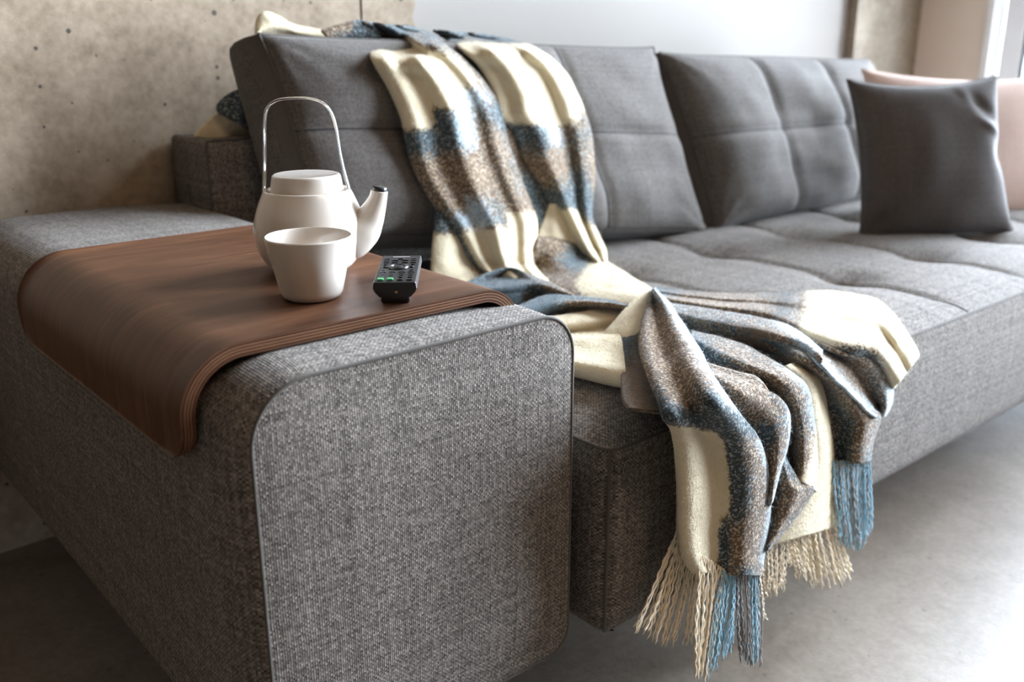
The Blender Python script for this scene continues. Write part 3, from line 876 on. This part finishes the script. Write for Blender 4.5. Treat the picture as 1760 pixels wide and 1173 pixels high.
throw = tag(empty('throw_blanket', (0.95, 0.25, 0.40)), 'fringed mohair throw in cream, brown and blue plaid draped over the sofa', 'throw')
TV, TF, TC = [], [], []
def cr(p0, p1, p2, p3, t):
    return tuple(0.5 * ((2 * b) + (-a + c) * t + (2 * a - 5 * b + 4 * c - d) * t * t + (-a + 3 * b - 3 * c + d) * t ** 3)
                 for a, b, c, d in zip(p0, p1, p2, p3))
def strip(rows, cols, lifts, mode=None, curl=(0.02, 0.02), inw=5.0, rs=9, cs=8, wr=0.0016):
    """rows: (left px, left py, right px, right py, weave letters[, lift offset[, own lifts]])"""
    G = []
    for r in rows:
        xl, yl, xr, yr, wv = r[:5]
        dl = r[5] if len(r) > 5 else 0.0
        lf = r[6] if len(r) > 6 else lifts
        n = cols; pts = []
        L = max(math.hypot(xr - xl, yr - yl), 1e-3)
        ux, uy = (xr - xl) / L, (yr - yl) / L
        iw = min(inw, L * 0.3)
        def lv(t):
            f = t * (len(lf) - 1); i = min(int(f), len(lf) - 2); return lf[i] + (lf[i + 1] - lf[i]) * (f - i)
        def cv(t):
            f = t * (len(wv) - 1); i = min(int(f), max(len(wv) - 2, 0)); f -= i
            a = WEAVE_AND_LIGHT[wv[i]]; b = WEAVE_AND_LIGHT[wv[min(i + 1, len(wv) - 1)]]
            f = sstep(0.15, 0.85, f)
            return tuple(p + (q - p) * f for p, q in zip(a, b))
        if curl[0] > 0:
            for f_, s in ((1.6, 1.0), (0.55, 0.55)):
                p = place(xl + ux * iw * f_, yl + uy * iw * f_, max(lf[0] + dl - curl[0] * s, -0.004), mode); pts.append((p.x, p.y, p.z) + cv(0))
        for j in range(n):
            t = j / (n - 1)
            p = place(xl + (xr - xl) * t, yl + (yr - yl) * t, max(lv(t) + dl, 0.0), mode); pts.append((p.x, p.y, p.z) + cv(t))
        if curl[1] > 0:
            for f_, s in ((0.55, 0.55), (1.6, 1.0)):
                p = place(xr - ux * iw * f_, yr - uy * iw * f_, max(lf[-1] + dl - curl[1] * s, -0.004), mode); pts.append((p.x, p.y, p.z) + cv(1))
        G.append(pts)
    # refine along both directions
    def refine(line, sub):
        out = []; m = len(line)
        for i in range(m - 1):
            for s in range(sub):
                out.append(cr(line[max(i - 1, 0)], line[i], line[i + 1], line[min(i + 2, m - 1)], s / sub))
        out.append(line[-1]); return out
    A = [refine(r, cs) for r in G]
    nc = len(A[0])
    Bc = [refine([A[i][j] for i in range(len(A))], rs) for j in range(nc)]
    nr = len(Bc[0])
    off = len(TV)
    for i in range(nr):
        for j in range(nc):
            q = Bc[j][i]
            w = wr * mnoise.noise((q[0] * 26, q[1] * 26, q[2] * 26 + off * 0.01)) + 0.5 * wr * mnoise.noise((q[0] * 70, q[1] * 70, q[2] * 70))
            TV.append((q[0] - 0.5 * w, q[1] - 0.7 * w, q[2] + w)); TC.append(q[3:6])
    TF.extend(grid_faces(nr, nc, off=off))
FR = 'front'
# bottom layers that lie flat on the seat and the seat front
strip([(900, 520, 1010, 470, 'WW'), (960, 560, 1120, 510, 'WW'), (1060, 600, 1250, 520, 'WW'), (1110, 660, 1390, 540, 'DD'), (1160, 720, 1480, 610, 'WW'), (1180, 790, 1480, 690, 'WW'), (1190, 860, 1470, 760, 'WW')], 5, [0.002, 0.004, 0.004, 0.004, 0.002], curl=(0, 0))
strip([(764, 486, 930, 468, 'WW'), (800, 508, 950, 494, 'DD'), (850, 532, 985, 516, 'DD'), (895, 556, 1010, 540, 'WW'), (930, 590, 1020, 575, 'CC'), (970, 625, 1040, 610, 'CC')], 5, [0.003, 0.005, 0.005, 0.005, 0.003], curl=(0, 0))
# upper fall over the cushion: layer underneath, between and at the left
strip([(760, 300, 800, 300, 'BB'), (752, 345, 800, 345, 'BB'), (749, 385, 812, 385, 'BBB'), (746, 420, 822, 420, 'CCW'), (744, 460, 835, 460, 'CCW'), (742, 500, 845, 500, 'CCW')], 5, [0.012, 0.018, 0.014, 0.01, 0.01], curl=(0.01, 0))
strip([(830, 180, 900, 180, 'WW'), (850, 230, 915, 230, 'WW'), (870, 280, 935, 280, 'WD'), (885, 330, 955, 330, 'BB'), (900, 380, 960, 370, 'BB'), (905, 430, 950, 405, 'BB'), (910, 470, 935, 430, 'WW')], 5, [0.004, 0.006, 0.008, 0.006, 0.006], curl=(0, 0))
strip([(945, 350, 962, 350, 'GG'), (934, 378, 978, 378, 'GG'), (925, 402, 990, 404, 'GG'), (920, 416, 1000, 432, 'GG'), (925, 428, 1005, 448, 'GG')], 5, [0.010, 0.014, 0.018, 0.016, 0.012], curl=(0, 0))
# right-hand fall
strip([(745, 52, 830, 60, 'BBBB'), (765, 66, 880, 70, 'BMBB'), (800, 88, 928, 88, 'CCCC'), (828, 118, 968, 122, 'CCCC'), (850, 158, 992, 166, 'CCCC'), (858, 197, 1006, 200, 'CCCM', 0, ), (882, 226, 1015, 230, 'BBLMM'), (902, 276, 1020, 282, 'WWNMN'), (926, 310, 1020, 318, 'WWMBN'), (946, 345, 1017, 352, 'BBBBB'), (964, 370, 1018, 376, 'CCCMB'), (980, 402, 1029, 405, 'CCCC'), (1000, 436, 1040, 430, 'CCCC'), (1020, 450, 1042, 450, 'CCCC')],
      7, [0.012, 0.022, 0.036, 0.026, 0.016, 0.028, 0.012])
# left-hand fall, the uppermost layer
strip([(618, 38, 700, 46, 'WBBB'), (628, 52, 742, 60, 'BBBMB'), (634, 72, 768, 80, 'CCCMM'), (640, 100, 798, 104, 'CCCCM'), (657, 130, 826, 134, 'CCCCM'), (676, 165, 848, 166, 'CCCCLM'), (692, 205, 862, 200, 'CCBLMB'), (699, 240, 872, 242, 'BBBLNM'), (709, 280, 885, 280, 'WWNNWM'), (728, 320, 899, 320, 'WWNNWM'), (748, 352, 911, 350, 'WWLMWW'), (772, 384, 921, 380, 'BLLMCC'), (790, 412, 921, 408, 'BCCCCC'), (806, 440, 917, 434, 'BCCCCC'), (824, 464, 918, 456, 'BCCCCC'), (842, 486, 935, 478, 'BWCCCC'), (860, 505, 955, 495, 'BWCCCC')],
      9, [0.016, 0.030, 0.026, 0.034, 0.048, 0.040, 0.034, 0.040, 0.018], curl=(0.016, 0.028))
# seat: piece running from the cushion foot to the raised tip
strip([(924, 408, 912, 450, 'WWW'), (968, 412, 918, 472, 'WWW'), (1008, 434, 952, 496, 'BBWW'), (1042, 451, 1000, 514, 'CCCN'), (1080, 474, 1048, 524, 'CCCC'), (1122, 499, 1090, 530, 'CCCC')], 6, [0.016, 0.03, 0.03, 0.022, 0.012], curl=(0.015, 0))
# two dark blue ridges next to the arm, shade on their faces painted in
strip([(788, 494, 800, 520, 'BKK'), (832, 474, 846, 530, 'BKK'), (876, 462, 886, 534, 'BKK'), (908, 473, 925, 518, 'MBW'), (945, 487, 955, 515, 'MNW'), (985, 508, 986, 516, 'NNW')], 6, [0.062, 0.067, 0.042, 0.010], curl=(0.05, 0.0))
strip([(880, 532, 890, 560, 'BKD'), (912, 518, 918, 556, 'KKD'), (942, 509, 948, 550, 'KKD'), (990, 511, 998, 536, 'BNW'), (1036, 516, 1038, 536, 'BNW'), (1080, 526, 1078, 534, 'BNW')], 6, [0.060, 0.068, 0.046, 0.016], curl=(0.05, 0.01))
# cream part rolling down beside the arm
strip([(900, 552, 1085, 526, 'CCCC'), (930, 566, 1075, 546, 'CCCC'), (950, 578, 1055, 572, 'CCCC'), (955, 584, 1066, 582, 'CCCC'), (960, 606, 1072, 610, 'CCCC'), (960, 624, 1075, 638, 'CCCC'), (965, 642, 1078, 668, 'CCCC'), (970, 648, 1080, 674, 'CCCC')],
      6, [0.03, 0.03, 0.03, 0.03], curl=(0, 0)) if False else \
strip([(900, 552, 1085, 526, 'CCCC', 0.012), (930, 566, 1075, 546, 'CCCC', 0.004), (950, 577, 1050, 570, 'CCCC', -0.016), (952, 581, 1066, 580, 'CCCC', 0.012), (960, 604, 1072, 608, 'CCCC', 0.006), (960, 622, 1075, 636, 'CCCC', 0.008), (965, 640, 1078, 666, 'CCCC', -0.014), (966, 636, 1080, 662, 'CCCC', -0.026)],
      6, [0.026, 0.028, 0.03, 0.03], curl=(0, 0))
# raised tip: pale underside, panel painted dark for its shade, then the broad fold that runs over the edge
strip([(1116, 500, 1122, 498, 'GG'), (1090, 517, 1116, 522, 'GG'), (1064, 546, 1108, 554, 'GG'), (1036, 577, 1075, 582, 'GG'), (1020, 592, 1060, 600, 'GG')], 5, [0.05, 0.05], curl=(0, 0)) if False else \
strip([(1117, 500, 1123, 498, 'GG', 0.055), (1090, 517, 1118, 524, 'GG', 0.042), (1064, 546, 1112, 556, 'GG', 0.028), (1036, 577, 1085, 584, 'GG', 0.006), (1022, 590, 1075, 600, 'GG', -0.01)], 5, [0.028, 0.03], curl=(0.006, 0))
strip([(1068, 566, 1108, 560, 'BB'), (1068, 596, 1116, 600, 'KX'), (1070, 645, 1128, 650, 'XX'), (1073, 686, 1142, 696, 'XX'), (1082, 704, 1150, 712, 'XX')], 5, [0.034, 0.040, 0.036], curl=(0.02, 0))
# ridges to the right of the tip
strip([(1118, 497, 1140, 514, 'BBC'), (1190, 502, 1172, 526, 'DWNW'), (1262, 506, 1240, 536, 'WWNW'), (1318, 505, 1300, 544, 'DWWW'), (1360, 504, 1348, 562, 'DDDW'), (1412, 502, 1398, 588, 'CCCC'), (1464, 507, 1452, 612, 'CCCB'), (1512, 521, 1494, 616, 'CCCB'), (1546, 556, 1514, 632, 'CCCL'), (1569, 592, 1527, 655, 'CCCC'), (1578, 613, 1536, 668, 'CCCC')],
      7, [0.008, 0.022, 0.016, 0.042, 0.022], curl=(0.010, 0.01))
strip([(1150, 522, 1178, 566, 'MDD'), (1200, 530, 1215, 580, 'MDD'), (1245, 537, 1262, 590, 'MDX'), (1300, 547, 1310, 600, 'MXX'), (1345, 559, 1352, 612, 'LWW'), (1380, 577, 1390, 622, 'LLW'), (1412, 605, 1412, 640, 'LWW')], 6, [0.048, 0.058, 0.040, 0.018], curl=(0.03, 0))  # top rim coloured as lit, brown band below darkened as in shade
# hollow with painted shade; long ridge to the blue fringe, rim painted lit
strip([(1255, 590, 1330, 575, 'KKB'), (1305, 606, 1368, 588, 'KKL'), (1350, 628, 1402, 618, 'DWL'), (1395, 655, 1448, 660, 'BDL'), (1416, 700, 1490, 700, 'DBWL'), (1424, 740, 1512, 716, 'WBWM'), (1429, 772, 1500, 758, 'BBWM'), (1431, 800, 1495, 794, 'BBWB')],
      7, [0.006, 0.014, 0.032, 0.046, 0.030], curl=(0.004, 0.02))
strip([(1340, 566, 1386, 580, 'LWW'), (1372, 590, 1458, 610, 'LWNW'), (1408, 626, 1512, 620, 'LWWL'), (1448, 664, 1531, 652, 'LNML'), (1486, 702, 1532, 690, 'LML'), (1505, 718, 1520, 716, 'LL')], 7, [0.046, 0.014, 0.012, 0.030, 0.018], curl=(0.03, 0.015))
# cream fall between
strip([(1340, 634, 1364, 626, 'CC'), (1356, 646, 1397, 642, 'CC'), (1372, 668, 1412, 666, 'CC'), (1382, 720, 1423, 722, 'CC'), (1388, 780, 1431, 780, 'CC'), (1366, 840, 1432, 830, 'CC'), (1336, 888, 1433, 874, 'CC'), (1314, 940, 1437, 905, 'CC')], 6, [0.026, 0.036, 0.034, 0.018], curl=(0, 0.02))
# mottled fold above it
strip([(1182, 596, 1188, 570, 'BBM'), (1212, 632, 1262, 589, 'BBWM'), (1262, 650, 1318, 616, 'WWWM'), (1302, 664, 1362, 644, 'WWWL'), (1332, 694, 1388, 672, 'WWWL'), (1350, 732, 1398, 724, 'WWML'), (1349, 778, 1403, 788, 'WWNC'), (1348, 806, 1401, 846, 'BMCC')], 7, [0.016, 0.034, 0.050, 0.052, 0.040], curl=(0, 0.03))  # pale right rim is a highlight put into the colour
# small triangular fold
strip([(1334, 800, 1346, 782, 'WB'), (1328, 832, 1374, 830, 'BWM'), (1322, 860, 1396, 840, 'BWWM'), (1318, 892, 1374, 880, 'WWWM'), (1315, 920, 1346, 914, 'BWM'), (1311, 950, 1320, 944, 'BM')], 6, [0.030, 0.050, 0.056, 0.048], curl=(0, 0.03))
strip([(1206, 642, 1210, 624, 'WW'), (1248, 664, 1262, 640, 'WW'), (1286, 676, 1299, 650, 'WW'), (1312, 690, 1320, 676, 'WM')], 5, [0.034, 0.052, 0.05], curl=(0, 0.03))
strip([(1214, 660, 1222, 634, 'WW'), (1240, 694, 1284, 660, 'WWN'), (1270, 728, 1336, 685, 'WWNM'), (1296, 760, 1355, 714, 'WBDL'), (1308, 796, 1353, 762, 'WWWL'), (1314, 836, 1339, 810, 'WWL'), (1317, 876, 1326, 862, 'WL')], 6, [0.040, 0.054, 0.062, 0.054], curl=(0, 0.04))
# the broad fold and its hanging end, highlight painted along the right rim
strip([(1119, 500, 1124, 497, 'LL', 0.050), (1112, 524, 1148, 522, 'MML', 0.030), (1103, 560, 1172, 557, 'NNNL', 0.022), (1101, 600, 1198, 597, 'WNNL', 0.014), (1115, 646, 1225, 648, 'WNNNL', 0.010), (1133, 690, 1254, 693, 'BWWBL', 0.006), (1141, 718, 1286, 732, 'BBBBBB', 0.004), (1157, 742, 1308, 768, 'CCCCBWL', -0.003), (1164, 800, 1319, 815, 'CCCCBWL', -0.008), (1167, 860, 1322, 868, 'CCCCBWL', -0.010), (1168, 910, 1316, 918, 'CCCBWWL', -0.012), (1174, 955, 1310, 962, 'CCCBWWL', -0.012), (1190, 984, 1306, 990, 'CCBWBW', -0.012)],
      9, [0.050, 0.060, 0.050, 0.056, 0.068, 0.074, 0.060], curl=(0.03, 0.04))
# second layer of the hanging end, the left cream hem
strip([(1163, 770, 1200, 775, 'CC'), (1165, 820, 1206, 830, 'CC'), (1166, 870, 1212, 880, 'CC'), (1165, 908, 1214, 950, 'CC'), (1168, 925, 1212, 962, 'CC')], 5, [0.020, 0.034, 0.030], curl=(0.012, 0))
# behind the cushions
strip([(440, 58, 444, 58, 'CC'), (442, 34, 456, 62, 'CC'), (456, 22, 480, 66, 'CC'), (478, 29, 505, 68, 'CC'), (500, 42, 530, 70, 'CC'), (535, 50, 560, 72, 'CC'), (568, 56, 590, 74, 'CC')], 5, [0.0, 0.02, 0.01], mode=0.83, curl=(0.012, 0))
strip([(552, 54, 570, 72, 'WW'), (594, 41, 600, 74, 'WB'), (622, 37, 630, 74, 'BB'), (650, 46, 655, 78, 'BB')], 5, [0.05, 0.06, 0.05], mode=0.82, curl=(0.012, 0))
strip([(420, 152, 450, 170, 'BB'), (402, 158, 450, 190, 'BB'), (384, 172, 445, 208, 'BB'), (374, 186, 440, 222, 'BB'), (380, 196, 440, 230, 'BB')], 5, [0.0, 0.025, 0.01], mode=0.83, curl=(0.012, 0))
strip([(380, 192, 440, 214, 'CC'), (362, 206, 440, 226, 'CC'), (346, 222, 440, 236, 'CC'), (336, 236, 440, 242, 'CC')], 5, [0.0, 0.012, 0.0], mode=0.845, curl=(0.008, 0))

tme = bpy.data.meshes.new('cloth')
tme.from_pydata(TV, [], TF)
ca = tme.color_attributes.new('weave_and_light', 'FLOAT_COLOR', 'POINT')
flat = []
for q in TC: flat += [q[0], q[1], q[2], 1.0]
ca.data.foreach_set('color', flat)
cloth = link_mesh('cloth', tme, M_THROW, throw)
sm = cloth.modifiers.new('thickness', 'SOLIDIFY'); sm.thickness = 0.004; sm.offset = 0.0

# fine mohair halo standing off the cloth
import numpy as np
tme.calc_loop_triangles()
tris = np.empty(len(tme.loop_triangles) * 3, dtype=np.int32); tme.loop_triangles.foreach_get('vertices', tris); tris = tris.reshape(-1, 3)
vv = np.array(TV); cc = np.array(TC)
e1 = vv[tris[:, 1]] - vv[tris[:, 0]]; e2 = vv[tris[:, 2]] - vv[tris[:, 0]]
nr_ = np.cross(e1, e2); ar = np.linalg.norm(nr_, axis=1) + 1e-12; nr_ /= ar[:, None]
rng = np.random.default_rng(5)
NH = 70000
pick = rng.choice(len(tris), NH, p=ar / ar.sum())
a_, b_ = rng.random(NH), rng.random(NH); fl = a_ + b_ > 1; a_[fl] = 1 - a_[fl]; b_[fl] = 1 - b_[fl]
base = vv[tris[pick, 0]] + e1[pick] * a_[:, None] + e2[pick] * b_[:, None]
colr = cc[tris[pick, 0]]
nn = nr_[pick]
tocam = np.array(CAM) - base; sg = np.sign((nn * tocam).sum(1)); sg[sg == 0] = 1; nn = nn * sg[:, None]
rd_ = rng.normal(size=(NH, 3)); tang = np.cross(nn, rd_); tang /= np.linalg.norm(tang, axis=1)[:, None] + 1e-9
ln = rng.uniform(0.004, 0.013, NH)[:, None]
wid = 0.00014
mid = base + nn * ln * 0.38 + tang * ln * 0.30
tipv = base + nn * ln * 0.50 + tang * ln * 0.85 + rng.normal(size=(NH, 3)) * 0.001
sd = np.cross(tang, nn); sd /= np.linalg.norm(sd, axis=1)[:, None] + 1e-9
HV = np.stack([base - sd * wid, base + sd * wid, mid - sd * wid, mid + sd * wid, tipv], 1).reshape(-1, 3)
k5 = np.arange(NH) * 5
HF = np.concatenate([np.stack([k5, k5 + 1, k5 + 3], 1), np.stack([k5, k5 + 3, k5 + 2], 1), np.stack([k5 + 2, k5 + 3, k5 + 4], 1)])
hm = bpy.data.meshes.new('mohair_halo')
hm.from_pydata(HV.tolist(), [], HF.tolist())
hc = hm.color_attributes.new('weave_and_light', 'FLOAT_COLOR', 'POINT')
hc.data.foreach_set('color', np.concatenate([np.repeat(colr, 5, 0), np.ones((NH * 5, 1))], 1).astype(np.float32).ravel())
halo = link_mesh('mohair_halo', hm, M_THROW, throw); halo['kind'] = 'stuff'

# fringe: every twisted yarn is its own piece
def yarn_mat(name, a, b):
    t = NT(name)
    nz = t.noise(t.obj(), 380, 3, 0.6)
    t.set(Base_Color=t.mix(nz, c3(*a), c3(*b)), Roughness=0.95, Sheen_Weight=0.4, Specular_IOR_Level=0.05, Normal=t.bump(nz, 0.8, 0.001))
    return t.m
Y_CREAM = yarn_mat('cream_yarn', (0.70, 0.585, 0.42), (0.86, 0.75, 0.58))
Y_BLUE = yarn_mat('blue_yarn', (0.12, 0.26, 0.34), (0.38, 0.58, 0.66))
Y_GREY = yarn_mat('taupe_yarn', (0.06, 0.05, 0.048), (0.36, 0.32, 0.30))
frnd = random.Random(21)
def fringe(base, tips, n, mats, lift=0.03, r=0.00095, lab=None):
    bs = smooth_path([tuple(map(float, q)) for q in base], 12); tp = smooth_path([tuple(map(float, q)) for q in tips], 12)
    for i in range(n):
        t = (i + 0.5 + frnd.uniform(-0.3, 0.3)) / n
        b = bs[min(len(bs) - 1, int(t * (len(bs) - 1)))]; nc_ = max(2, n // 6); tc_ = (min(nc_ - 1, int(t * nc_)) + 0.5) / nc_; te = t + (tc_ - t) * 0.55; e = tp[min(len(tp) - 1, int(te * (len(tp) - 1)))]
        ex, ey = e[0] + frnd.uniform(-4, 4), e[1] + frnd.uniform(-12, 8)
        m = 36; ph = frnd.uniform(0, 6); amp = frnd.uniform(0.6, 1.6); bow = frnd.uniform(-6, 6)
        dl = frnd.uniform(-0.008, 0.008)
        pts = []
        for k in range(m + 1):
            s = k / m
            x = b[0] + (ex - b[0]) * s + bow * sin(pi * s) + amp * sin(ph + s * 52) + 1.2 * amp * sin(ph * 2 + s * 9) * s
            y = b[1] - 6 + (ey - b[1] + 6) * s
            p = place(x, y, lift + dl * s); pts.append(p)
        mt = mats[i % len(mats)] if frnd.random() < 0.8 else frnd.choice(mats)
        tube('fringe_strand', pts, r * frnd.uniform(0.8, 1.25), mt, throw, 6, taper=[1.0 + 0.25 * sin(k * 1.9 + ph) for k in range(m)] + [0.5])
fringe([(1166, 912), (1180, 935), (1207, 958)], [(1090, 1082), (1118, 1098), (1148, 1108), (1190, 1104)], 40, [Y_CREAM], 0.026)
fringe([(1205, 960), (1246, 986)], [(1196, 1160), (1218, 1166)], 22, [Y_CREAM], 0.046)
fringe([(1240, 986), (1268, 988)], [(1214, 1168), (1236, 1140), (1262, 1106)], 24, [Y_BLUE, Y_BLUE, Y_GREY], 0.046)
fringe([(1262, 988), (1306, 988)], [(1272, 1132), (1290, 1142), (1308, 1142)], 25, [Y_GREY, Y_BLUE, Y_GREY], 0.044)
fringe([(1303, 990), (1307, 992)], [(1314, 1062), (1318, 1060)], 3, [Y_CREAM], 0.034)
fringe([(1205, 1000), (1212, 1010)], [(1194, 1118), (1202, 1112)], 4, [Y_BLUE], 0.028)
fringe([(1310, 946), (1330, 928), (1350, 912)], [(1312, 1022), (1330, 1024), (1346, 1012)], 22, [Y_CREAM], 0.024)
fringe([(1350, 915), (1378, 896), (1405, 885), (1434, 900)], [(1354, 978), (1388, 1002), (1410, 1006), (1446, 1004), (1464, 988)], 60, [Y_CREAM], 0.022)
fringe([(1431, 798), (1462, 798), (1495, 792)], [(1446, 930), (1464, 942), (1482, 936), (1497, 916)], 46, [Y_BLUE, Y_BLUE, Y_GREY, Y_BLUE], 0.026)
